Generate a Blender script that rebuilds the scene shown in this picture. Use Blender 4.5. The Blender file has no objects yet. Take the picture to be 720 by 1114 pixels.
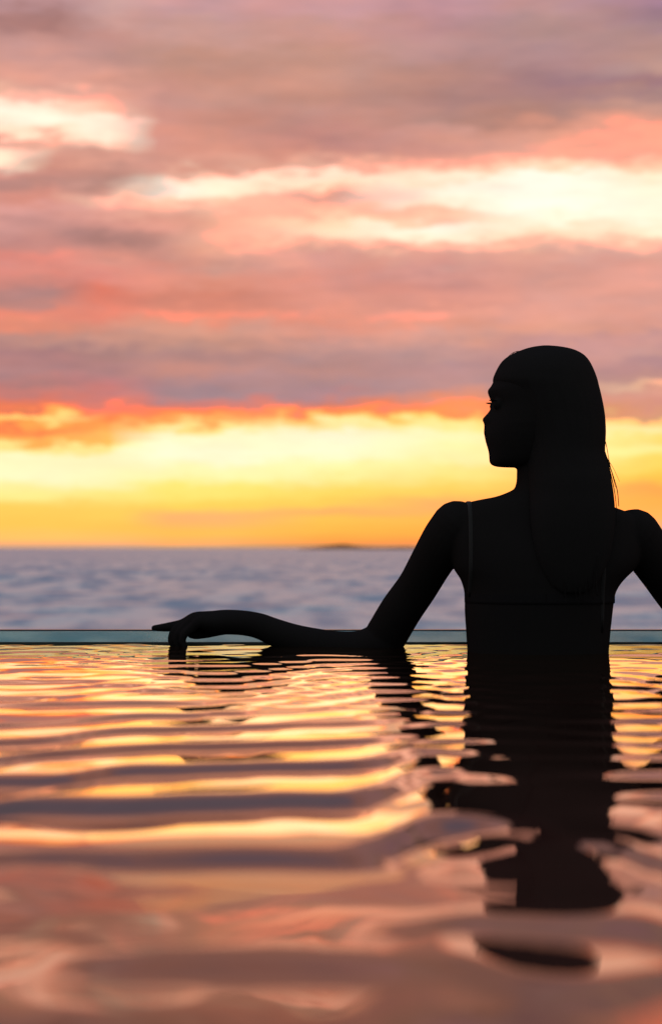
import bpy, bmesh, math, random
import numpy as np
from mathutils import Vector, Matrix
from mathutils.bvhtree import BVHTree

random.seed(4)
rng = np.random.default_rng(11)
scene = bpy.context.scene
col = scene.collection

# ------------------------------------------------------------------ measures
F = 1950.0                      # focal length in photo pixels (photo 720 x 1114)
CX, CY, HOR = 360.0, 557.0, 597.0
CAM_H = 0.182                   # eye height above the pool water (z = 0)
TILT = math.atan((HOR - CY) / F)
Y_BODY = 3.17
Y_GLASS = 3.45
POOL_FLOOR = -1.05
SEA_Z = -5.0

def at(px, py, Y):
    """a point seen at photo pixel (px, py), standing at distance Y"""
    u = (px - CX) / F
    v = (CY - py) / F
    c, s = math.cos(TILT), math.sin(TILT)
    fy = c - v * s
    fz = s + v * c
    k = Y / fy
    return Vector((u * k, Y, CAM_H + fz * k))

PX = 1.0 / F                    # metres per pixel per metre of distance

# ------------------------------------------------------------------ helpers
def tag(o, label=None, cat=None, group=None, kind=None):
    if label: o['label'] = label
    if cat: o['category'] = cat
    if group: o['group'] = group
    if kind: o['kind'] = kind
    return o

def link(name, me, mat=None, parent=None, smooth=True):
    me.name = name
    o = bpy.data.objects.new(name, me)
    col.objects.link(o)
    if mat: 
        me.materials.clear()
        me.materials.append(mat)
    if smooth:
        me.polygons.foreach_set('use_smooth', [True] * len(me.polygons))
    if parent: o.parent = parent
    return o

def bm_mesh(bm):
    bmesh.ops.recalc_face_normals(bm, faces=bm.faces[:])
    me = bpy.data.meshes.new('m')
    bm.to_mesh(me); bm.free()
    return me

def catmull(pts, n):
    pts = [np.array(p, float) for p in pts]
    P = [2 * pts[0] - pts[1]] + pts + [2 * pts[-1] - pts[-2]]
    out = []
    for i in range(1, len(P) - 2):
        p0, p1, p2, p3 = P[i - 1], P[i], P[i + 1], P[i + 2]
        for k in range(n):
            t = k / n
            out.append(0.5 * ((2 * p1) + (-p0 + p2) * t + (2 * p0 - 5 * p1 + 4 * p2 - p3) * t * t
                              + (-p0 + 3 * p1 - 3 * p2 + p3) * t ** 3))
    out.append(P[-2])
    return out

def bridge(bm, rings, cap=True):
    n = len(rings[0])
    for a, b in zip(rings[:-1], rings[1:]):
        for i in range(n):
            j = (i + 1) % n
            bm.faces.new((a[i], a[j], b[j], b[i]))
    if cap:
        for r in (rings[0], rings[-1]):
            c = bm.verts.new(sum((v.co for v in r), Vector()) / n)
            for i in range(n):
                bm.faces.new((r[i], r[(i + 1) % n], c))

def tube(bm, pts, seg=20, sub=5, roundcap=True):
    """pts: (position, r_vertical, r_lateral) -> smooth closed limb"""
    rows = [list(p[0]) + [p[1], p[2] if len(p) > 2 else p[1]] for p in pts]
    s = catmull(rows, sub) if sub > 1 else [np.array(r, float) for r in rows]
    P = [Vector(r[:3]) for r in s]
    R = [(max(r[3], 1e-4), max(r[4], 1e-4)) for r in s]
    rings = []
    def ring(c, t, rv, rl):
        ref = Vector((0, 1, 0))
        if abs(t.dot(ref)) > 0.92: ref = Vector((1, 0, 0))
        lat = (ref - t * ref.dot(t)).normalized()
        ver = t.cross(lat).normalized()
        return [bm.verts.new(c + lat * rl * math.cos(2 * math.pi * k / seg) + ver * rv * math.sin(2 * math.pi * k / seg))
                for k in range(seg)]
    t0 = (P[1] - P[0]).normalized(); t1 = (P[-1] - P[-2]).normalized()
    if roundcap:
        for a in (80, 60, 40, 20):
            q = math.radians(a); m = min(R[0])
            rings.append(ring(P[0] - t0 * m * math.sin(q), t0, R[0][0] * math.cos(q), R[0][1] * math.cos(q)))
    for i, c in enumerate(P):
        t = (P[min(i + 1, len(P) - 1)] - P[max(i - 1, 0)]).normalized()
        rings.append(ring(c, t, *R[i]))
    if roundcap:
        for a in (20, 40, 60, 80):
            q = math.radians(a); m = min(R[-1])
            rings.append(ring(P[-1] + t1 * m * math.sin(q), t1, R[-1][0] * math.cos(q), R[-1][1] * math.cos(q)))
    bridge(bm, rings)

def stack(bm, rows, seg=48, sub=4, expo=2.3):
    """rows: (py, xl, xr, half_depth, centre Y) -> horizontal rings, left/right edges in photo pixels"""
    s = catmull(rows, sub)
    rings = []
    for (py, xl, xr, hd, yc) in s:
        A = at(xl, py, yc); B = at(xr, py, yc)
        c = (A + B) / 2; a = max((B.x - A.x) / 2, 1e-4)
        r = []
        for k in range(seg):
            th = 2 * math.pi * k / seg
            cs, sn = math.cos(th), math.sin(th)
            x = math.copysign(abs(cs) ** (2 / expo), cs) * a
            y = math.copysign(abs(sn) ** (2 / expo), sn) * max(hd, 1e-4)
            r.append(bm.verts.new((c.x + x, c.y + y, c.z)))
        rings.append(r)
    bridge(bm, rings)

def ellipsoid(bm, c, rx, ry, rz):
    bmesh.ops.create_uvsphere(bm, u_segments=20, v_segments=12, radius=1.0,
                              matrix=Matrix.Translation(c) @ Matrix.Diagonal((rx, ry, rz, 1)))

def ntree(mat):
    mat.use_nodes = True
    nt = mat.node_tree
    nt.nodes.clear()
    return nt, nt.nodes, nt.links

def mathn(nt, op, a, b=None, c=None, clamp=False):
    n = nt.nodes.new('ShaderNodeMath'); n.operation = op; n.use_clamp = clamp
    for i, v in enumerate((a, b, c)):
        if v is None: continue
        if isinstance(v, (int, float)): n.inputs[i].default_value = v
        else: nt.links.new(v, n.inputs[i])
    return n.outputs[0]

def s2l(c):
    def f(v):
        v /= 255.0
        return v / 12.92 if v <= 0.04045 else ((v + 0.055) / 1.055) ** 2.4
    return (f(c[0]), f(c[1]), f(c[2]), 1.0)

def simple(name, color, rough, spec=0.5, noise=None, bump=0.0, nscale=40):
    m = bpy.data.materials.new(name)
    nt, N, L = ntree(m)
    out = N.new('ShaderNodeOutputMaterial'); b = N.new('ShaderNodeBsdfPrincipled')
    L.new(b.outputs[0], out.inputs[0])
    b.inputs['Base Color'].default_value = (*color, 1); b.inputs['Roughness'].default_value = rough
    b.inputs['Specular IOR Level'].default_value = spec
    tc = N.new('ShaderNodeTexCoord'); nz = N.new('ShaderNodeTexNoise')
    nz.inputs['Scale'].default_value = nscale; nz.inputs['Detail'].default_value = 6
    L.new(tc.outputs['Object'], nz.inputs['Vector'])
    mx = N.new('ShaderNodeMix'); mx.data_type = 'RGBA'
    c2 = noise or tuple(v * 0.7 for v in color)
    mx.inputs['A'].default_value = (*color, 1); mx.inputs['B'].default_value = (*c2, 1)
    L.new(nz.outputs[0], mx.inputs['Factor']); L.new(mx.outputs['Result'], b.inputs['Base Color'])
    if bump:
        bp = N.new('ShaderNodeBump'); bp.inputs['Strength'].default_value = bump
        bp.inputs['Distance'].default_value = 0.002
        L.new(nz.outputs[0], bp.inputs['Height']); L.new(bp.outputs[0], b.inputs['Normal'])
    return m

# ------------------------------------------------------------------ sky (world)
SKY = {  # distance across the view (photo px) -> (height py, sRGB)
 0: [(-420,150,134,162),(-300,185,140,140),(-160,205,150,145),(-60,190,145,145),(0,198,150,150),(25,172,126,122),(50,200,148,140),(90,222,160,145),(108,238,184,162),(120,255,230,210),(134,255,247,228),(146,252,222,196),(157,226,163,143),(172,255,235,208),(183,255,240,212),(194,222,152,136),(205,192,137,127),(218,216,146,132),(232,226,160,150),(255,205,145,136),(272,200,138,130),(286,228,140,126),(305,215,140,128),(322,183,132,126),(335,195,135,125),(346,226,136,116),(358,226,140,116),(372,190,140,130),(390,172,125,125),(410,180,130,128),(430,205,130,122),(440,232,126,105),(448,242,132,90),(452,252,175,92),(457,255,228,135),(463,250,172,86),(471,241,136,80),(483,248,176,90),(489,255,226,142),(500,255,245,195),(520,255,248,200),(540,255,235,145),(553,250,206,95),(570,250,200,90),(586,250,195,105),(594,232,172,125),(597,190,155,145)],
 120: [(-420,150,134,162),(-300,190,140,138),(-160,185,140,145),(-60,205,155,150),(0,208,165,160),(20,208,162,156),(40,195,145,138),(70,195,145,135),(90,215,155,140),(105,238,168,148),(122,244,182,158),(135,255,232,212),(150,255,244,222),(162,255,218,192),(172,226,162,144),(185,200,145,132),(200,190,140,128),(211,218,158,142),(219,244,192,168),(231,234,168,152),(246,214,150,138),(260,180,130,122),(270,198,140,130),(286,222,150,135),(301,228,140,125),(320,226,126,105),(340,230,135,115),(355,220,150,130),(370,205,150,135),(386,175,130,125),(400,180,130,128),(420,204,130,128),(435,216,130,122),(446,248,132,104),(460,248,142,80),(470,250,168,86),(477,252,184,98),(484,251,184,92),(489,255,228,145),(497,255,245,195),(520,255,245,190),(540,255,228,130),(556,252,205,95),(575,250,195,90),(588,248,188,108),(594,228,170,130),(597,185,155,145)],
 240: [(-420,150,134,162),(-300,175,135,140),(-160,205,150,140),(-60,195,148,145),(0,205,155,155),(30,205,155,145),(60,195,145,130),(100,205,150,135),(130,205,145,130),(160,220,150,130),(180,228,160,140),(188,246,195,170),(196,255,238,214),(206,255,238,210),(216,246,196,168),(231,240,180,155),(260,240,175,150),(280,225,160,140),(290,206,150,135),(301,225,150,130),(325,215,135,115),(346,235,145,120),(360,215,155,135),(375,195,145,132),(386,180,135,130),(400,195,140,130),(415,180,138,138),(428,172,138,142),(440,216,130,120),(450,252,137,85),(458,255,168,92),(466,255,225,140),(475,255,245,200),(495,255,250,215),(515,255,245,180),(535,255,230,120),(550,252,210,95),(563,238,182,112),(580,250,190,90),(592,240,178,105),(597,195,155,135)],
 360: [(-420,150,134,162),(-300,190,140,138),(-160,190,142,142),(-60,205,152,150),(0,210,156,156),(30,205,152,142),(60,200,148,132),(100,203,148,132),(130,200,142,130),(150,200,140,132),(166,216,150,135),(179,242,180,155),(188,255,232,208),(196,255,226,196),(205,236,172,146),(216,216,150,135),(229,245,182,156),(243,255,218,184),(252,255,222,192),(262,240,180,155),(275,222,155,140),(290,215,150,138),(306,225,150,135),(330,225,150,132),(346,232,150,128),(360,225,155,138),(375,200,148,138),(390,185,142,138),(405,190,142,136),(420,178,140,142),(430,185,138,140),(439,220,130,110),(446,250,142,85),(452,255,202,112),(459,255,236,165),(470,255,250,215),(490,255,250,210),(510,255,240,165),(535,253,216,102),(547,252,205,92),(557,238,180,104),(565,250,194,86),(575,252,186,80),(588,245,166,75),(594,215,142,88),(597,180,145,130)],
 480: [(-420,150,134,162),(-300,170,132,140),(-160,200,148,142),(-60,190,145,150),(0,198,150,158),(30,186,140,141),(50,190,145,142),(80,188,140,130),(110,178,132,125),(130,186,138,126),(145,215,155,140),(160,210,150,138),(175,230,160,140),(185,245,190,165),(193,255,226,202),(205,255,246,228),(219,255,242,218),(230,246,196,168),(238,248,202,172),(248,255,248,230),(258,255,240,215),(266,245,190,165),(276,222,160,145),(291,225,155,142),(311,210,145,135),(330,220,150,135),(341,235,160,140),(353,232,155,132),(366,220,160,145),(385,195,148,142),(400,185,142,142),(420,190,145,143),(432,225,145,120),(440,248,140,90),(448,250,147,85),(454,255,212,112),(462,255,236,152),(475,255,245,190),(495,255,245,180),(515,255,232,140),(535,252,210,100),(550,246,182,105),(566,250,185,85),(580,252,175,75),(592,240,152,80),(597,195,150,130)],
 600: [(-420,150,134,162),(-300,190,142,142),(-160,180,138,142),(-60,190,145,150),(0,195,150,150),(30,185,145,140),(60,178,138,138),(90,160,122,128),(105,168,128,128),(124,180,135,125),(135,215,150,130),(150,245,170,145),(171,245,176,150),(185,255,222,192),(195,255,250,235),(225,255,252,238),(240,255,248,225),(250,255,228,198),(258,250,216,186),(266,240,186,160),(280,225,165,150),(301,225,160,145),(340,225,160,145),(360,225,160,140),(375,205,150,145),(400,195,145,140),(420,190,145,140),(438,232,160,130),(450,240,152,100),(458,255,220,130),(475,255,240,165),(500,255,235,150),(520,255,215,110),(540,250,190,95),(560,250,180,80),(580,250,175,80),(592,240,160,90),(597,195,155,130)],
 720: [(-420,150,134,162),(-300,170,135,142),(-160,195,145,142),(-60,180,138,150),(0,175,135,155),(20,165,128,140),(50,178,140,135),(80,190,150,140),(95,165,125,130),(105,175,135,130),(120,200,150,135),(140,245,165,140),(170,248,172,146),(185,250,202,172),(195,255,235,205),(215,255,245,220),(240,255,248,225),(258,255,235,205),(266,245,190,165),(280,225,165,150),(301,228,160,145),(330,225,160,145),(360,225,160,145),(372,202,150,145),(386,208,155,145),(400,185,140,142),(412,200,150,140),(422,245,188,152),(430,220,155,135),(440,210,145,130),(452,215,155,125),(459,250,207,127),(468,255,235,170),(478,250,216,112),(492,255,235,150),(505,250,215,100),(520,250,195,80),(535,240,172,85),(545,250,175,80),(560,250,182,92),(578,235,178,125),(590,215,170,140),(597,180,155,150)],
}
def between(a, b, lo, hi, rows):
    """a column of sky between two others, with its own rows from lo to hi"""
    ra = [r for r in SKY[a] if r[0] < lo]; rb = [r for r in SKY[b] if r[0] > hi]
    return ra + rows + rb
SKY[60] = between(0, 0, 95, 210, [(110,240,184,162),(122,255,230,208),(138,255,248,228),(149,252,226,200),(158,234,174,150),(174,216,155,138),(190,202,142,130),(205,190,138,128)])
SKY[180] = between(240, 240, 100, 320, [(120,208,148,136),(150,218,150,134),(178,224,156,138),(189,235,172,150),(197,253,226,202),(206,255,247,228),(215,254,234,208),(223,244,194,166),(234,236,170,150),(246,222,154,138),(260,192,138,127),(273,214,150,136),(300,227,146,128)])
SKY = dict(sorted(SKY.items()))
XS = list(SKY)

def build_world():
    w = bpy.data.worlds.new('World'); scene.world = w
    w.use_nodes = True
    nt = w.node_tree; N, L = nt.nodes, nt.links
    N.clear()
    out = N.new('ShaderNodeOutputWorld'); bg = N.new('ShaderNodeBackground')
    L.new(bg.outputs[0], out.inputs[0])
    tc = N.new('ShaderNodeTexCoord'); sep = N.new('ShaderNodeSeparateXYZ')
    L.new(tc.outputs['Generated'], sep.inputs[0])
    x, y, z = sep.outputs
    az = mathn(nt, 'ARCTAN2', x, y)
    rad = mathn(nt, 'SQRT', mathn(nt, 'ADD', mathn(nt, 'MULTIPLY', x, x), mathn(nt, 'MULTIPLY', y, y)))
    tel = mathn(nt, 'DIVIDE', z, mathn(nt, 'MAXIMUM', rad, 0.02))        # tangent of the elevation
    # cloud turbulence: noise stretched along the horizon
    def turb(sx, sz, detail, off):
        cb = N.new('ShaderNodeCombineXYZ')
        L.new(mathn(nt, 'MULTIPLY', az, sx), cb.inputs[0])
        L.new(mathn(nt, 'MULTIPLY', tel, sz), cb.inputs[1]); cb.inputs[2].default_value = off
        nz = N.new('ShaderNodeTexNoise'); nz.inputs['Scale'].default_value = 1.0
        nz.inputs['Detail'].default_value = detail; nz.inputs['Roughness'].default_value = 0.55
        L.new(cb.outputs[0], nz.inputs['Vector'])
        return mathn(nt, 'SUBTRACT', nz.outputs[0], 0.5)
    n1 = turb(16, 55, 3, 1.3); n2 = turb(16, 50, 3, 7.7); n3 = turb(42, 130, 5, 3.1); n4 = turb(18, 80, 6, 5.5); n5 = turb(24, 75, 5, 9.2)
    # the warp fades out at the horizon so the cloud base keeps its line
    fade = mathn(nt, 'MULTIPLY', tel, 14.0, clamp=True)
    hgt = mathn(nt, 'MULTIPLY', tel, F)
    wv = mathn(nt, 'ADD', mathn(nt, 'MULTIPLY', n1, 20.0), mathn(nt, 'MULTIPLY', n3, 42.0))
    hgt = mathn(nt, 'ADD', hgt, mathn(nt, 'MULTIPLY', wv, fade))
    U = mathn(nt, 'ADD', mathn(nt, 'MULTIPLY', az, F), 360.0)
    U = mathn(nt, 'ADD', U, mathn(nt, 'MULTIPLY', n2, 80.0))
    # beyond the frame the cloud pattern turns back on itself
    U = mathn(nt, 'PINGPONG', mathn(nt, 'ADD', U, 2880.0), 720.0)
    low = mathn(nt, 'DIVIDE', hgt, 300.0, clamp=True)
    high = mathn(nt, 'DIVIDE', mathn(nt, 'SUBTRACT', hgt, 300.0), 720.0, clamp=True)
    sel = mathn(nt, 'MULTIPLY', mathn(nt, 'SUBTRACT', hgt, 297.0), 0.1666, clamp=True)
    def ramp(fac, stops):
        r = N.new('ShaderNodeValToRGB'); cr = r.color_ramp; cr.interpolation = 'EASE'
        stops = sorted(stops)[:32]
        cr.elements[0].position = stops[0][0]; cr.elements[0].color = stops[0][1]
        cr.elements[1].position = stops[-1][0]; cr.elements[1].color = stops[-1][1]
        for p, c in stops[1:-1]:
            e = cr.elements.new(p); e.color = c
        L.new(fac, r.inputs[0])
        return r.outputs[0]
    total = None
    for i, (k, rows) in enumerate(SKY.items()):
        lo = [((HOR - r[0]) / 300.0, s2l(r[1:])) for r in rows if r[0] >= 285]
        lo = [(min(p, 1.0), c) for p, c in lo]
        hi = [((HOR - r[0] - 300.0) / 720.0, s2l(r[1:])) for r in rows if r[0] <= 312]
        hi = [(max(p, 0.0), c) for p, c in hi]
        mx = N.new('ShaderNodeMix'); mx.data_type = 'RGBA'
        L.new(sel, mx.inputs['Factor']); L.new(ramp(low, lo), mx.inputs['A']); L.new(ramp(high, hi), mx.inputs['B'])
        p0 = XS[i - 1] if i else XS[i] - 60.0
        p1 = XS[i + 1] if i + 1 < len(XS) else XS[i] + 60.0
        d = mathn(nt, 'MINIMUM', mathn(nt, 'MULTIPLY', mathn(nt, 'SUBTRACT', U, float(p0)), 1.0 / (XS[i] - p0)),
                  mathn(nt, 'MULTIPLY', mathn(nt, 'SUBTRACT', float(p1), U), 1.0 / (p1 - XS[i])), clamp=True)
        sc = N.new('ShaderNodeVectorMath'); sc.operation = 'SCALE'
        L.new(mx.outputs['Result'], sc.inputs[0]); L.new(d, sc.inputs['Scale'])
        if total is None: total = sc.outputs[0]
        else:
            ad = N.new('ShaderNodeVectorMath'); ad.operation = 'ADD'
            L.new(total, ad.inputs[0]); L.new(sc.outputs[0], ad.inputs[1]); total = ad.outputs[0]
    # fine streaks in the cloud
    g = mathn(nt, 'ADD', 1.0, mathn(nt, 'MULTIPLY', mathn(nt, 'MULTIPLY', n4, fade), 0.50))
    sc = N.new('ShaderNodeVectorMath'); sc.operation = 'SCALE'
    L.new(total, sc.inputs[0]); L.new(g, sc.inputs['Scale']); total = sc.outputs[0]
    # the sunlit cloud is brighter than the film can hold, red most of all
    sp = N.new('ShaderNodeSeparateColor'); L.new(total, sp.inputs[0])
    glow = mathn(nt, 'MULTIPLY', mathn(nt, 'SUBTRACT', sp.outputs[0], 0.82), 8.0, clamp=True)
    hue = mathn(nt, 'MULTIPLY', n5, mathn(nt, 'MULTIPLY', fade, mathn(nt, 'SUBTRACT', 1.0, mathn(nt, 'MULTIPLY', glow, 0.7))))
    gc = N.new('ShaderNodeCombineXYZ')
    L.new(mathn(nt, 'ADD', mathn(nt, 'ADD', 1.0, mathn(nt, 'MULTIPLY', hue, 0.40)), mathn(nt, 'MULTIPLY', glow, 0.70)), gc.inputs[0])
    L.new(mathn(nt, 'ADD', mathn(nt, 'ADD', 1.0, mathn(nt, 'MULTIPLY', hue, 0.10)), mathn(nt, 'MULTIPLY', glow, 0.05)), gc.inputs[1])
    L.new(mathn(nt, 'SUBTRACT', 1.0, mathn(nt, 'MULTIPLY', hue, 0.15)), gc.inputs[2])
    mv = N.new('ShaderNodeVectorMath'); mv.operation = 'MULTIPLY'
    L.new(total, mv.inputs[0]); L.new(gc.outputs[0], mv.inputs[1]); total = mv.outputs[0]
    # clear dusk sky overhead and behind
    sky = N.new('ShaderNodeTexSky'); sky.sky_type = 'NISHITA'; sky.sun_disc = False
    sky.sun_elevation = math.radians(3.0); sky.sun_rotation = math.radians(-1.8)
    dim = N.new('ShaderNodeVectorMath'); dim.operation = 'SCALE'; dim.inputs['Scale'].default_value = 0.05
    L.new(sky.outputs[0], dim.inputs[0])
    up = N.new('ShaderNodeMapRange'); up.interpolation_type = 'SMOOTHSTEP'
    L.new(tel, up.inputs['Value']); up.inputs['From Min'].default_value = 0.42; up.inputs['From Max'].default_value = 1.1
    zen = N.new('ShaderNodeVectorMath'); zen.operation = 'ADD'
    L.new(dim.outputs[0], zen.inputs[0]); zen.inputs[1].default_value = (0.25, 0.28, 0.42)
    m1 = N.new('ShaderNodeMix'); m1.data_type = 'RGBA'
    L.new(up.outputs[0], m1.inputs['Factor']); L.new(total, m1.inputs['A']); L.new(zen.outputs[0], m1.inputs['B'])
    back = N.new('ShaderNodeMapRange'); back.interpolation_type = 'SMOOTHSTEP'
    L.new(y, back.inputs['Value']); back.inputs['From Min'].default_value = 0.30; back.inputs['From Max'].default_value = -0.35
    m2 = N.new('ShaderNodeMix'); m2.data_type = 'RGBA'
    L.new(back.outputs[0], m2.inputs['Factor']); L.new(m1.outputs['Result'], m2.inputs['A'])
    m2.inputs['B'].default_value = (0.30, 0.30, 0.31, 1)
    L.new(m2.outputs['Result'], bg.inputs['Color']); bg.inputs['Strength'].default_value = 1.0
build_world()

sun_d = bpy.data.lights.new('sun', 'SUN'); sun_d.energy = 0.012; sun_d.angle = math.radians(12); sun_d.color = (1.0, 0.62, 0.2)
sun = bpy.data.objects.new('sun', sun_d); col.objects.link(sun)
v = Vector((math.sin(math.radians(-1.8)) * math.cos(math.radians(3)), math.cos(math.radians(-1.8)) * math.cos(math.radians(3)), math.sin(math.radians(3))))
sun.rotation_euler = v.to_track_quat('Z', 'Y').to_euler()
sun.location = (0, 50, 20)

# ------------------------------------------------------------------ materials
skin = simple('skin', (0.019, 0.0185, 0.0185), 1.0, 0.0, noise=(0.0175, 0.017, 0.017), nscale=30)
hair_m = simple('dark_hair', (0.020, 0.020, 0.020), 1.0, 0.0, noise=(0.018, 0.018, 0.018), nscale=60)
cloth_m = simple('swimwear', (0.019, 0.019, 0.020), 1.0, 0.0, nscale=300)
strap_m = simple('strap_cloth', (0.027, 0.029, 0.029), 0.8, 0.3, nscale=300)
tile_m = simple('pool_tile', (0.06, 0.08, 0.09), 0.4, nscale=8)

def water_material():
    m = bpy.data.materials.new('pool_water')
    nt, N, L = ntree(m)
    out = N.new('ShaderNodeOutputMaterial'); mix = N.new('ShaderNodeMixShader')
    gl = N.new('ShaderNodeBsdfGlossy'); gl.inputs['Roughness'].default_value = 0.02
    gl.inputs['Color'].default_value = (1.0, 0.89, 0.82, 1)
    df = N.new('ShaderNodeBsdfDiffuse'); df.inputs['Color'].default_value = (0.060, 0.028, 0.022, 1)
    lw = N.new('ShaderNodeLayerWeight'); lw.inputs['Blend'].default_value = 0.5
    cr = N.new('ShaderNodeValToRGB'); e = cr.color_ramp.elements
    e[0].position = 0.0; e[0].color = (0.04,) * 3 + (1,)
    e[1].position = 1.0; e[1].color = (1, 1, 1, 1)
    for p, vv in ((0.45, 0.09), (0.70, 0.31), (0.741, 0.34), (0.775, 0.38), (0.809, 0.44), (0.844, 0.55), (0.895, 0.84), (0.94, 0.97)):
        q = cr.color_ramp.elements.new(p); q.color = (vv, vv, vv, 1)
    # golden sunset reflection put into the gloss colour, a little warmer seen steeply
    ct = N.new('ShaderNodeValToRGB'); t = ct.color_ramp.elements
    t[0].position = 0.74; t[0].color = (1.0, 0.81, 0.66, 1)
    t[1].position = 0.95; t[1].color = (1.0, 0.86, 0.70, 1)
    q = ct.color_ramp.elements.new(0.86); q.color = (1.0, 0.86, 0.72, 1)
    L.new(lw.outputs['Facing'], ct.inputs[0]); L.new(ct.outputs[0], gl.inputs['Color'])
    L.new(lw.outputs['Facing'], cr.inputs[0]); L.new(cr.outputs[0], mix.inputs[0])
    L.new(df.outputs[0], mix.inputs[1]); L.new(gl.outputs[0], mix.inputs[2]); L.new(mix.outputs[0], out.inputs[0])
    return m

def sea_material():
    m = bpy.data.materials.new('sea_water')
    nt, N, L = ntree(m)
    out = N.new('ShaderNodeOutputMaterial')
    b = N.new('ShaderNodeBsdfPrincipled')
    b.inputs['Base Color'].default_value = (0.40, 0.46, 0.60, 1)
    b.inputs['Specular Tint'].default_value = (0.78, 0.92, 1.0, 1); b.inputs['Roughness'].default_value = 0.38; b.inputs['IOR'].default_value = 1.33
    geo = N.new('ShaderNodeNewGeometry')
    def nz(sx, sy, det):
        mp = N.new('ShaderNodeMapping'); mp.inputs['Scale'].default_value = (sx, sy, 1)
        L.new(geo.outputs['Position'], mp.inputs['Vector'])
        n = N.new('ShaderNodeTexNoise'); n.inputs['Scale'].default_value = 1; n.inputs['Detail'].default_value = det
        L.new(mp.outputs[0], n.inputs['Vector']); return n.outputs[0]
    h = mathn(nt, 'ADD', mathn(nt, 'MULTIPLY', nz(0.08, 0.035, 2), 3.5), mathn(nt, 'MULTIPLY', nz(0.3, 0.2, 2), 0.8))
    bp = N.new('ShaderNodeBump'); bp.inputs['Strength'].default_value = 0.7; bp.inputs['Distance'].default_value = 1.0
    L.new(h, bp.inputs['Height']); L.new(bp.outputs[0], b.inputs['Normal'])
    # paler patches: sky highlights on the swell put into the base colour
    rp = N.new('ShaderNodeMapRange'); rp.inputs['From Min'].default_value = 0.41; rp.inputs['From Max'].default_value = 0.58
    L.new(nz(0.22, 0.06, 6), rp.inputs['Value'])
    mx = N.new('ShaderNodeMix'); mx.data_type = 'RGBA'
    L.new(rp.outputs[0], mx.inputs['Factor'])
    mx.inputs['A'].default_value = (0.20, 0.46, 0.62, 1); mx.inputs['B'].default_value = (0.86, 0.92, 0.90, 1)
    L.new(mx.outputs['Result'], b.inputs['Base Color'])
    L.new(b.outputs[0], out.inputs[0])
    return m

def glass_material():
    m = bpy.data.materials.new('teal_glass')
    nt, N, L = ntree(m)
    out = N.new('ShaderNodeOutputMaterial')
    g = N.new('ShaderNodeBsdfGlass'); g.inputs['Color'].default_value = (0.86, 1.0, 0.98, 1)
    g.inputs['IOR'].default_value = 1.3; g.inputs['Roughness'].default_value = 0.03
    d = N.new('ShaderNodeBsdfDiffuse'); d.inputs['Color'].default_value = (0.22, 0.95, 0.78, 1)
    tc = N.new('ShaderNodeTexCoord'); nz = N.new('ShaderNodeTexNoise'); nz.inputs['Scale'].default_value = 9; nz.inputs['Detail'].default_value = 5
    L.new(tc.outputs['Object'], nz.inputs['Vector'])
    mx = N.new('ShaderNodeMixShader')
    L.new(mathn(nt, 'ADD', 0.16, mathn(nt, 'MULTIPLY', nz.outputs[0], 0.26)), mx.inputs[0])     # share of plain teal, varied by noise
    L.new(g.outputs[0], mx.inputs[1]); L.new(d.outputs[0], mx.inputs[2])
    L.new(mx.outputs[0], out.inputs[0])
    return m

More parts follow.
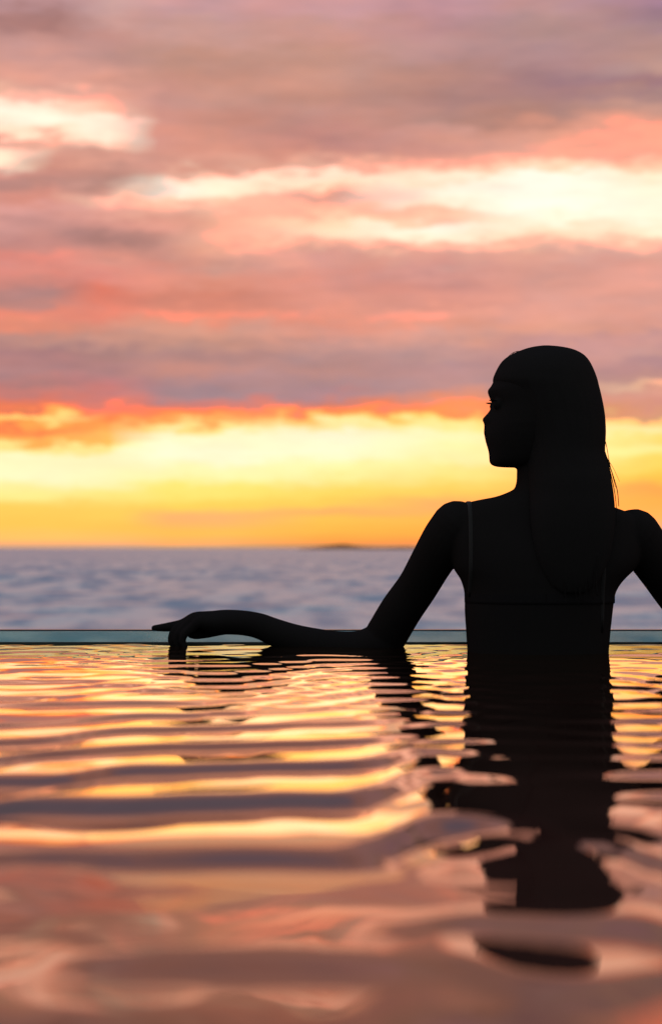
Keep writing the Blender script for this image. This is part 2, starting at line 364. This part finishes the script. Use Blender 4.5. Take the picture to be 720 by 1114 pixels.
# ------------------------------------------------------------------ pool water
def pool_height(X, Y):
    Z = np.zeros_like(X)
    r = np.random.default_rng(23)
    # steep-fronted ripples running towards the camera, flattening against the glass and dying out near the lens
    def smooth(fx, fy, n=7, seed=0):
        q = np.random.default_rng(seed); o = np.zeros_like(X)
        for _ in range(n):
            o += np.sin(fx * q.uniform(.5, 1.6) * X * q.choice([-1, 1]) + fy * q.uniform(.4, 1.5) * Y + q.uniform(0, 6.28))
        return o / math.sqrt(n / 2.0)
    # long gentle backs, shorter steep fronts
    ph = np.linspace(0, 1, 400)
    g = -1 + (1 / 0.16) * np.where(ph < 0.32, 0.5 - 0.5 * np.cos(2 * np.pi * ph / 0.32), 0)
    g -= g.mean()
    G = np.concatenate([[0], np.cumsum((g[1:] + g[:-1]) / 2) / 399]); G -= G.mean()
    Yc = np.clip(Y, 0.3, 9)
    sb = np.clip(0.0915 / Yc - 0.0185, 0.009, 0.070) * np.clip(0.95 + 0.1 * (Y - 1.2), 0.95, 1.0)
    sb = sb * (0.24 + 0.76 * np.clip((Y - 1.00) / 0.14, 0, 1))
    pick = 1 / (1 + np.exp(-9 * smooth(4.5, 3.0, seed=3)))
    def cells(fx, fy, seed, soft):
        """flat patches with short transitions: crests that break off and start again a little further on"""
        q = smooth(fx, fy, 9, seed) * 1.6
        f = q - np.floor(q)
        return np.floor(q) + 1 / (1 + np.exp(np.clip(-(f - 0.5) / soft, -40, 40)))
    # spacing of the leading crests, measured from the lens outwards
    ky = np.array([0.45, 0.67, 0.90, 1.153, 1.385, 1.571, 1.74, 1.909, 2.09, 2.29, 2.48, 2.66, 2.83, 2.99, 3.14, 3.28, 3.41, 3.53])
    fine = np.linspace(ky[0], ky[-1], 2000)
    ft = np.interp(fine, ky, np.arange(len(ky)) + 0.70)
    kern = np.ones(90) / 90
    ft[60:-60] = np.convolve(ft, kern, 'same')[60:-60]
    main = np.interp(Y, fine, ft); lam_main = 1 / np.clip(np.interp(Y, fine, np.gradient(ft, fine)), 2, 12)
    calm = np.exp(-((X / Yc + 0.041) / 0.088) ** 6) / (1 + np.exp((Y - 1.95) * 12))
    pick = np.maximum(pick, calm)
    for lam, base, m, sd in ((lam_main, main, pick, 1), (0.125, Y / 0.125, 1 - pick, 2)):
        th = base + 0.40 * (1 - 0.85 * calm) * cells(11.0, 1.8, sd + 10, 0.06) + 0.03 * smooth(7.0, 1.8, seed=sd) + 0.03 * smooth(18.0, 2.5, seed=sd + 20)
        amp = np.clip(1.05 + 0.50 * smooth(6.0, 5.0, seed=sd + 40), 0.15, 1.0)
        amp = m * (amp * (1 - calm) + calm)
        # the water is stiller in the lee of the bather
        amp = amp * (1 - 0.78 * np.exp(-((X / Yc - 0.121) / 0.040) ** 4))
        Z += sb * lam * amp * np.interp(np.mod(th, 1.0), ph, G)
    n = 40
    per = 0.0085 * math.sqrt(2.0 / n)
    for i in range(n):
        lam = math.exp(r.uniform(math.log(0.05), math.log(0.40)))
        ang = r.normal(0, 0.8)
        k = 2 * math.pi / lam
        w = np.clip((Y - 0.75) / 1.7, 0, 1) if lam < 0.16 else 1.0
        Z += w * per / k * np.sin(k * math.sin(ang) * X + k * math.cos(ang) * Y + r.uniform(0, 6.283))
    # single longer crests: far face seen at photo height py, between x0 and x1
    for (py, x0, x1, s, sig) in CRESTS:
        yt = CAM_H * F / (py - HOR)
        xa, xb = (x0 - CX) / F * yt, (x1 - CX) / F * yt
        yc = yt - 0.707 * sig
        soft = 0.05 * (xb - xa)
        win = 1 / (1 + np.exp(np.clip(-(X - xa) / soft, -40, 40))) / (1 + np.exp(np.clip((X - xb) / soft, -40, 40)))
        wob = 0.15 * sig * np.sin(X / (xb - xa) * 9 + py)
        Z += win * s * sig / 0.858 * np.exp(-((Y - yc - wob) / sig) ** 2)
    return Z
CRESTS = [
          (1046, 440, 760, 0.024, 0.035), (975, 480, 720, 0.022, 0.04), (935, 10, 110, 0.05, 0.025), (985, 60, 200, 0.025, 0.025), (1080, 60, 210, 0.024, 0.03), (1030, 130, 260, 0.014, 0.025), (955, 130, 185, 0.03, 0.025)]
x = np.arange(-2.4, 2.4001, 0.012); y = np.arange(-1.2, Y_GLASS + 1e-6, 0.01)
y[-1] = Y_GLASS
X, Y = np.meshgrid(x, y)
Z = pool_height(X, Y)
nx, ny = len(x), len(y)
me = bpy.data.meshes.new('pool_water')
verts = np.stack([X, Y, Z], -1).reshape(-1, 3)
idx = np.arange(nx * ny).reshape(ny, nx)
quads = np.stack([idx[:-1, :-1], idx[:-1, 1:], idx[1:, 1:], idx[1:, :-1]], -1).reshape(-1, 4)
me.from_pydata(verts.tolist(), [], quads.tolist())
pool = link('pool_water', me, water_material()); tag(pool, kind='structure')

bm = bmesh.new()
def box(bm, x0, x1, y0, y1, z0, z1, bev=0.0):
    r = bmesh.ops.create_cube(bm, size=1, matrix=Matrix.Translation(((x0 + x1) / 2, (y0 + y1) / 2, (z0 + z1) / 2)) @ Matrix.Diagonal((x1 - x0, y1 - y0, z1 - z0, 1)))
    if bev:
        es = list({e for v in r['verts'] for e in v.link_edges})
        bmesh.ops.bevel(bm, geom=es, offset=bev, segments=2, profile=0.5, affect='EDGES')
box(bm, -2.6, 2.6, -1.4, Y_GLASS + 0.03, POOL_FLOOR - 0.2, POOL_FLOOR)
box(bm, -2.6, -2.403, -1.4, Y_GLASS + 0.03, POOL_FLOOR + 0.001, 0.05)
box(bm, 2.403, 2.6, -1.4, Y_GLASS + 0.03, POOL_FLOOR + 0.001, 0.05)
box(bm, -2.402, 2.402, -1.4, -1.203, POOL_FLOOR + 0.001, 0.05)
basin = link('pool_floor', bm_mesh(bm), tile_m, smooth=False); tag(basin, kind='structure')

# ------------------------------------------------------------------ glass pool edge
top_z = at(360, 686.5, Y_GLASS).z
bm = bmesh.new(); box(bm, -2.4, 2.4, Y_GLASS + 0.001, Y_GLASS + 0.026, POOL_FLOOR + 0.002, top_z, 0.002)
glass = link('glass_panel', bm_mesh(bm), glass_material(), smooth=False)
tag(glass, 'low teal tinted glass panel forming the infinity edge of the pool', 'glass panel')

rim_m = simple('dark_teal_edge', (0.012, 0.04, 0.042), 0.3, 0.4, nscale=12)  # dark strips added: edge refraction and meniscus darkness put into the colour
for nm, z0, z1 in (('dark_top_line', top_z + 0.0002, top_z + 0.0024), ('dark_waterline', -0.02, 0.003)):
    bm = bmesh.new(); box(bm, -2.4, 2.4, Y_GLASS - (0.0 if nm == 'dark_top_line' else 0.004), Y_GLASS + (0.026 if nm == 'dark_top_line' else 0.0005), z0, z1, 0.0006)
    link(nm, bm_mesh(bm), rim_m, glass, smooth=False)

# ------------------------------------------------------------------ sea and distant hills
ds = [7.0]
while ds[-1] < 1800: ds.append(ds[-1] * (1.03 if ds[-1] < 60 else 1.0075))
while ds[-1] < 95000: ds.append(ds[-1] * 1.25)
ds = np.array(ds); us = np.concatenate([[-6, -3, -1.5, -.9], np.linspace(-.6, .6, 260), [.9, 1.5, 3, 6]])
Uq, Dq = np.meshgrid(us, ds)
Xq = Uq * Dq
Zq = np.full_like(Xq, SEA_Z)
r = np.random.default_rng(5)
for i in range(40):
    lam = math.exp(r.uniform(math.log(5.0), math.log(45.0)))
    ang = r.normal(0, 0.55); k = 2 * math.pi / lam
    Zq += np.clip((lam * 26 - Dq) / (lam * 10), 0, 1) * 0.022 / k * np.sin(k * math.sin(ang) * Xq + k * math.cos(ang) * Dq + r.uniform(0, 6.28))
me = bpy.data.meshes.new('sea')
ny_, nx_ = Xq.shape
idx = np.arange(nx_ * ny_).reshape(ny_, nx_)
me.from_pydata(np.stack([Xq, Dq, Zq], -1).reshape(-1, 3).tolist(), [], np.stack([idx[:-1, :-1], idx[:-1, 1:], idx[1:, 1:], idx[1:, :-1]], -1).reshape(-1, 4).tolist())
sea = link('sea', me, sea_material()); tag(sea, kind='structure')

def haze_hill():
    m = bpy.data.materials.new('hazy_hill')
    nt, N, L = ntree(m)
    out = N.new('ShaderNodeOutputMaterial'); mix = N.new('ShaderNodeMixShader'); mix.inputs[0].default_value = 0.6
    df = N.new('ShaderNodeBsdfDiffuse'); tr = N.new('ShaderNodeBsdfTransparent')
    nz = N.new('ShaderNodeTexNoise'); nz.inputs['Scale'].default_value = 0.01
    geo = N.new('ShaderNodeNewGeometry'); L.new(geo.outputs['Position'], nz.inputs['Vector'])
    mx = N.new('ShaderNodeMix'); mx.data_type = 'RGBA'
    mx.inputs['A'].default_value = (0.10, 0.07, 0.04, 1); mx.inputs['B'].default_value = (0.05, 0.05, 0.03, 1)
    L.new(nz.outputs[0], mx.inputs['Factor']); L.new(mx.outputs['Result'], df.inputs[0])
    L.new(df.outputs[0], mix.inputs[1]); L.new(tr.outputs[0], mix.inputs[2]); L.new(mix.outputs[0], out.inputs[0])
    return m
bm = bmesh.new()
D = 9000.0
prof = [(325, 0), (340, 1.2), (352, 3.2), (366, 5.2), (376, 5.6), (386, 3.6), (400, 2.0), (420, 1.6), (440, 2.6), (452, 2.0), (470, 1.4), (500, 0.6), (540, 0)]
pp = catmull(prof, 5)
rows = []
for d, k in ((D - 500, 0.0), (D - 250, 0.6), (D, 1.0), (D + 300, 0.5), (D + 600, 0.0)):
    rows.append([bm.verts.new(((a - CX) / F * D, d, SEA_Z - 1 + max(h, 0) * k * D / F * (1 + 0.12 * math.sin(a * 0.9 + d)) + (5 if k else 0))) for a, h in pp])
for a, b in zip(rows[:-1], rows[1:]):
    for i in range(len(a) - 1): bm.faces.new((a[i], a[i + 1], b[i + 1], b[i]))
hills = link('hills', bm_mesh(bm), haze_hill()); tag(hills, kind='structure')

# ------------------------------------------------------------------ the woman
YB = Y_BODY
bm = bmesh.new()
# torso: shoulders, back, waist, hips
stack(bm, [(531, 561, 626, .046, YB), (536, 551, 632, .05, YB), (540.5, 538, 640, .052, YB), (544, 520, 648, .056, YB), (548, 505, 656, .06, YB), (555, 495, 676, .066, YB), (564, 489, 694, .072, YB),
           (585, 487, 698, .085, YB), (605, 490, 696, .094, YB), (618, 493, 690, .096, YB), (630, 500.5, 678, .097, YB), (640, 504, 670.5, .096, YB),
           (650, 505.5, 667, .095, YB), (662, 505.3, 665.5, .093, YB), (675, 506, 664, .091, YB), (690, 507, 662.5, .089, YB), (720, 508, 661, .087, YB),
           (760, 503, 667, .090, YB), (800, 495, 676, .098, YB), (850, 488, 684, .106, YB), (895, 490, 682, .10, YB), (912, 505, 667, .07, YB)], expo=2.35)
# neck
stack(bm, [(478, 570, 622, .045, YB), (500, 563, 621, .048, YB), (512, 562, 621, .048, YB), (524, 561.5, 622, .049, YB), (534, 558, 626, .052, YB), (545, 548, 632, .055, YB)], expo=2.1)
# legs down to the pool floor
mpx = YB * PX
for sx in (-1, 1):
    cxm = at(586, 720, YB).x + sx * 0.075
    tube(bm, [(Vector((cxm, YB, -0.20)), .078), (Vector((cxm, YB, -0.36)), .074), (Vector((cxm, YB + .005, -0.58)), .052), (Vector((cxm, YB - .01, -0.72)), .049), (Vector((cxm, YB, -0.96)), .033), (Vector((cxm, YB, -1.01)), .036)])
    tube(bm, [(Vector((cxm, YB - .035, -1.02)), .028), (Vector((cxm, YB + .05, -1.018)), .03, .036), (Vector((cxm, YB + .13, -1.033)), .015, .042), (Vector((cxm, YB + .165, -1.037)), .011, .034)])

def arm(fx, ball, up, el):
    """fx maps the traced photo x of the near arm onto this side; ball / up / el in photo px"""
    YS, YE, YF = YB, 3.33, 3.365
    k = lambda Y: Y * PX
    # upper arm
    rows = [(ball, 27.5, YS)] + [((px, py), r, Yd) for (px, py, r, Yd) in up] + [((el[0], el[1]), 23, YE)]
    tube(bm, [(at(p[0], p[1], Yd), r * k(Yd)) for p, r, Yd in rows], seg=24, sub=6)
    # forearm lying in the water along the edge, wrist, palm
    fa = [(415, 699, 22, 23, 3.33), (392, 706.5, 20.5, 22, 3.345), (365, 706, 19.5, 21, 3.355), (340, 701.5, 18.5, 20, 3.36), (318, 695, 16.5, 18, 3.362),
          (298, 687.5, 15, 17, 3.364), (282, 681, 14, 16.5, 3.365), (266, 677.8, 13.6, 18, 3.365), (248, 676.8, 13.6, 21, 3.362), (235, 677.4, 13.4, 22.5, 3.358), (225, 676.2, 11.6, 22.5, 3.356)]
    tube(bm, [(at(fx(a), b, Yd), rv * k(Yd), rl * k(Yd)) for a, b, rv, rl, Yd in fa], seg=28, sub=5)
    # fingers: index stretched, the other three bent down to the water, thumb tucked beside the palm
    fingers = [
        [(224, 672.3, 7.7, 3.378), (212, 673.5, 7.6, 3.380), (199, 679.5, 6.4, 3.380), (184, 682.0, 5.2, 3.379), (168, 683.4, 3.5, 3.378)],
        [(224, 672.5, 7.7, 3.362), (213, 674, 7.3, 3.362), (200, 681, 6.0, 3.362), (190.5, 687, 5.3, 3.362), (187.5, 696, 4.8, 3.362), (190, 704, 3.9, 3.362)],
        [(222, 673, 7.2, 3.347), (213, 674.5, 6.8, 3.346), (203, 682, 5.8, 3.346), (195, 689, 5.0, 3.346), (192.5, 697, 4.5, 3.346), (195.5, 705, 3.7, 3.346)],
        [(223, 675, 6.6, 3.333), (216, 677.5, 6.0, 3.331), (208, 684, 5.0, 3.331), (201, 690, 4.4, 3.331), (198.5, 697, 4.0, 3.331), (201.5, 704, 3.3, 3.331)],
        [(250, 682, 7.5, 3.385), (236, 685.5, 6.6, 3.392), (223, 688.2, 6.4, 3.386), (213, 690.2, 5.4, 3.376), (208, 690.5, 4.2, 3.37)]]
    for fg in fingers:
        tube(bm, [(at(fx(a), b, Yd), r * k(Yd)) for a, b, r, Yd in fg], seg=16, sub=6)
arm(lambda a: a, (496.5, 572), [(484, 588, 26, YB + .015), (469, 612, 23.5, YB + .05), (454, 638, 22.3, YB + .09), (436, 664, 22.8, YB + .125)], (420, 691))
arm(lambda a: 776 + (415 - a), (690, 581), [(702, 597, 26, YB + .015), (719, 622, 24, YB + .05), (737, 648, 23, YB + .09), (757, 673, 22.8, YB + .125)], (774, 693))

# head turned to the side: skull, face with brow, nose, lips, chin
def head():
    prof = [  # py, broad face front x, narrow bump px, bump half-width m, back of skull x, half-width m
        (381, 578, 0, .02, 606, .018), (384, 563, 0, .02, 622, .036), (390, 552, 0, .02, 632, .051), (400, 543.5, 0, .02, 640, .064), (410, 538.5, 0, .02, 645, .071),
        (417, 535.5, 0, .02, 647, .0735), (421, 533.6, .3, .03, 648, .0745), (424, 532.6, 2.0, .034, 648, .075), (427, 532.6, 2.3, .034, 648, .075), (432, 533.0, .8, .03, 648, .075), (438, 534.4, 0, .014, 647, .0745),
        (443, 534.6, .6, .010, 645, .074), (448, 534.0, 3.0, .010, 643, .0735), (452.5, 533.2, 6.4, .011, 641, .073), (456, 532.4, 8.6, .0125, 638, .072), (458.5, 532.0, 7.6, .0135, 636, .0715), (461.5, 531.4, 5.4, .0125, 633, .071),
        (466, 530.4, 4.4, .014, 630, .069), (471, 529.8, 3.9, .019, 627, .067), (475, 530.0, 3.2, .021, 624, .065), (480, 530.2, 2.4, .021, 620, .062), (486, 531.0, 1.4, .018, 616, .058), (491, 531.8, .7, .018, 612, .054), (497, 532.2, .4, .015, 608, .049), (502, 532.4, .3, .015, 604, .043), (505.5, 534.2, 0, .015, 598, .036), (507.8, 540, 0, .015, 590, .026), (508.6, 552, 0, .015, 580, .012)]
    s = catmull(prof, 3)
    seg = 64
    rings = []
    for (py, xf, bmp, bw, xb, hw) in s:
        hw = max(hw, .004)
        A = at(xf, py, YB); B = at(xb, py, YB)
        # widest part of the head lies behind the face
        xc = A.x + (B.x - A.x) * 0.52
        r = []
        for q in range(seg):
            th = 2 * math.pi * q / seg
            cs, sn = math.cos(th), math.sin(th)
            y = math.copysign(abs(sn) ** .92, sn) * hw
            if cs < 0:
                x = xc + (xc - A.x) * -(abs(cs) ** .80)
                x -= max(bmp, 0) * YB * PX * math.exp(-(y / bw) ** 2)
                # eye sockets, cheek hollows beside the mouth
                d = math.exp(-((abs(y) - .031) / .013) ** 2 - ((py - 441) / 6.0) ** 2)
                x += .006 * d
            else:
                x = xc + (B.x - xc) * abs(cs) ** .9
            r.append(bm.verts.new((x, YB + y, A.z)))
        rings.append(r)
    bridge(bm, rings)
    for s_ in (-1, 1):
        e = at(539, 441, YB); ellipsoid(bm, Vector((e.x + .003, YB + s_ * .031, e.z)), .0115, .0125, .0105)     # eyes
        e = at(530.2, 472.5, YB); ellipsoid(bm, Vector((e.x + .0035, YB, e.z)), .006, .02, .0035)                # upper lip
        e = at(531, 478.5, YB); ellipsoid(bm, Vector((e.x + .0035, YB, e.z)), .006, .018, .004)
        e = at(598, 452, YB); ellipsoid(bm, Vector((e.x, YB + s_ * .073, e.z)), .016, .007, .03)                 # ears
head()
me0 = bm_mesh(bm)
tmp = bpy.data.objects.new('tmp', me0); col.objects.link(tmp)
md = tmp.modifiers.new('r', 'REMESH'); md.mode = 'VOXEL'; md.voxel_size = 0.0024; md.use_smooth_shade = True
sm = tmp.modifiers.new('s', 'SMOOTH'); sm.iterations = 5; sm.factor = 0.5
dg = bpy.context.evaluated_depsgraph_get()
body = bpy.data.meshes.new_from_object(tmp.evaluated_get(dg))
bpy.data.objects.remove(tmp); bpy.data.meshes.remove(me0)
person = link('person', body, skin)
tag(person, 'woman seen from behind in silhouette, head turned left, arm stretched along the glass pool edge', 'person')
vco = [v.co.copy() for v in body.vertices]
bvh = BVHTree.FromPolygons(vco, [tuple(p.vertices) for p in body.polygons])

# hair: long straight fall down the back
bm = bmesh.new()
hr = [(376.3, 587, 600, .010, YB), (378, 577, 612, .026, YB), (381, 567, 624, .042, YB), (386, 555.5, 633.5, .056, YB), (393, 546, 640, .068, YB), (403, 539.7, 645, .078, YB), (413, 536, 648.6, .083, YB), (419, 538, 650, .085, YB),
      (428, 545, 652.2, .086, YB), (440, 551, 654.7, .087, YB), (453, 556, 656.7, .087, YB), (468, 562, 657.6, .086, YB - .002), (480, 566, 657.3, .084, YB - .005), (493, 569, 657, .081, YB - .01), (509, 572, 661.2, .078, YB - .02),
      (522, 574, 663.8, .074, YB - .032), (537, 575, 666.3, .066, YB - .045), (554, 575, 668, .054, YB - .062), (575, 577, 667.5, .040, YB - .078), (600, 581, 664, .028, YB - .088), (620, 588, 657, .02, YB - .092), (636, 598, 648, .012, YB - .094), (645, 610, 636, .006, YB - .095)]
s = catmull(hr, 4)
seg = 120
rings = []
ph = [random.uniform(0, 6.28) for _ in range(6)]
for (py, xl, xr, hd, yc) in s:
    A = at(xl, py, yc); B = at(xr, py, yc); c = (A + B) / 2; a = (B.x - A.x) / 2
    t = min(max((py - 385) / 60, 0), 1)
    r = []
    for q in range(seg):
        th = 2 * math.pi * q / seg
        g = 1 + t * (0.006 * math.sin(23 * th + ph[0] + .02 * py) + 0.005 * math.sin(37 * th + ph[1] - .015 * py) + 0.004 * math.sin(51 * th + ph[2]))
        cs, sn = math.cos(th), math.sin(th)
        e = 2 / 2.15
        r.append(bm.verts.new((c.x + math.copysign(abs(cs) ** e, cs) * a * (1 + (g - 1) * .4), c.y + math.copysign(abs(sn) ** e, sn) * max(hd, .002) * g, c.z)))
    rings.append(r)
bridge(bm, rings)
def strand(pts, r0=.0009, r1=.0004):
    n = len(pts)
    tube(bm, [(at(p[0], p[1], p[2]), r0 + (r1 - r0) * i / (n - 1)) for i, p in enumerate(pts)], seg=6, sub=5, roundcap=False)
strand([(654, 478, 3.15), (657.6, 492, 3.145), (661.5, 503, 3.14), (666.5, 518, 3.13), (671, 534, 3.12), (672.6, 551, 3.115)], .0012, .0007)
strand([(655, 484, 3.15), (660, 498, 3.14), (667, 510, 3.135), (673.5, 524, 3.13)], .0006, .0003)
strand([(655, 470, 3.16), (659, 484, 3.15), (661.5, 498, 3.145), (664.5, 512, 3.14), (669, 530, 3.13)], .0008, .0004)
strand([(660, 500, 3.13), (664.5, 518, 3.12), (668, 535, 3.11), (670, 553, 3.10), (670, 572, 3.09)], .001, .0005)
for i in range(14):   # loose ends and flyaways along the fall
    xx = random.uniform(600, 650)
    strand([(xx, 600, 3.06), (xx + random.uniform(-3, 3), 625, 3.062), (xx + random.uniform(-7, 7), 650 + random.uniform(-6, 14), 3.066)], .0012, .0004)
for i in range(5):
    xx = random.uniform(556, 606)
    yy = 377 + ((xx - 594) / 40) ** 2 * 8
    strand([(xx - 8, yy + 6, YB), (xx, yy - .1, YB), (xx + 9, yy + .6, YB), (xx + 16, yy + 6, YB)], .0005, .0003)
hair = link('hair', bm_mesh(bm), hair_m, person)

# eyelashes
for s_ in (-1, 1):
    bm = bmesh.new()
    for i in range(11):
        f = (i - 5) / 5
        p0 = at(534.4, 437.6, YB); p0.y = YB + s_ * .031 + f * .011; p0.x += .004 * f * f + .001
        p1 = at(531.2, 437.4, YB); p1.y = p0.y + f * .003 - .001; p1.x += .005 * f * f
        p2 = at(529.8, 436.8, YB); p2.y = p0.y + f * .004 - .001; p2.x += .005 * f * f
        tube(bm, [(p0, .0006), (p1, .0004), (p2, .0002)], seg=6, sub=3, roundcap=False)
    link('eyelashes', bm_mesh(bm), hair_m, person)

# bikini top: a band round the chest and a strap over each shoulder, laid on the skin
def ribbon(path, width_dir, w, th):
    """path of (point, normal); flat ribbon of width w and thickness th"""
    bm = bmesh.new(); rings = []
    for i, (p, n) in enumerate(path):
        t = (path[min(i + 1, len(path) - 1)][0] - path[max(i - 1, 0)][0]).normalized()
        wd = t.cross(n).normalized()
        rings.append([bm.verts.new(p + wd * w * a + n * th * b) for a, b in ((-.5, -.6), (.5, -.6), (.5, .7), (.3, 1), (-.3, 1), (-.5, .7))])
    bridge(bm, rings); return bm_mesh(bm)
def cast(o, d):
    h = bvh.ray_cast(o, d)
    return (h[0], h[1]) if h[0] is not None else None
zb = at(586, 649, YB).z
path = []
for q in range(0, 121):
    a = math.radians(-90 + q * 3.0)
    d = Vector((math.cos(a), math.sin(a), 0)); c = Vector((at(587, 649, YB).x, YB, zb))
    hit = bvh.ray_cast(c, d)
    if hit[0] is not None and (hit[0] - c).length < .16: path.append((hit[0], d))
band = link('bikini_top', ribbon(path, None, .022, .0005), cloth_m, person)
for sx, mat_ in ((509.2, strap_m), (648, strap_m)):
    xs = at(sx, 560, YB).x
    c = Vector((xs, YB, at(509, 585, YB).z)); path = []
    for q in range(0, 41):
        a = math.radians(250 - q * 5.2)   # from the back, over the shoulder, to the front
        d = Vector((0, -math.cos(a + math.pi) * -1, 0))
        d = Vector((0, math.cos(a), -math.sin(a) * -1))
        hit = bvh.ray_cast(c, d)
        if hit[0] is not None and (hit[0] - c).length < .2: path.append((hit[0], d))
    if len(path) > 3:
        st = link('strap', ribbon(path, None, .0075, .0022), mat_, band)

# ------------------------------------------------------------------ camera
cam_d = bpy.data.cameras.new('camera'); cam = bpy.data.objects.new('camera', cam_d); col.objects.link(cam)
cam.location = (0, 0, CAM_H); cam.rotation_euler = (math.radians(90) + TILT, 0, 0)
cam_d.sensor_fit = 'VERTICAL'; cam_d.sensor_height = 36; cam_d.lens = 36 * F / 1114
cam_d.clip_start = 0.02; cam_d.clip_end = 200000
cam_d.dof.use_dof = True; cam_d.dof.focus_distance = 3.2
cam_d.dof.aperture_fstop = (cam_d.lens / 1000) / 0.0125
cam_d.dof.aperture_blades = 0
scene.camera = cam

scene.view_settings.view_transform = 'Standard'; scene.view_settings.look = 'None'
scene.view_settings.exposure = 0; scene.view_settings.gamma = 1
scene.render.engine = 'CYCLES'
scene.cycles.use_denoising = True
scene.cycles.max_bounces = 8; scene.cycles.glossy_bounces = 5; scene.cycles.transmission_bounces = 6
scene.cycles.caustics_reflective = False; scene.cycles.caustics_refractive = False
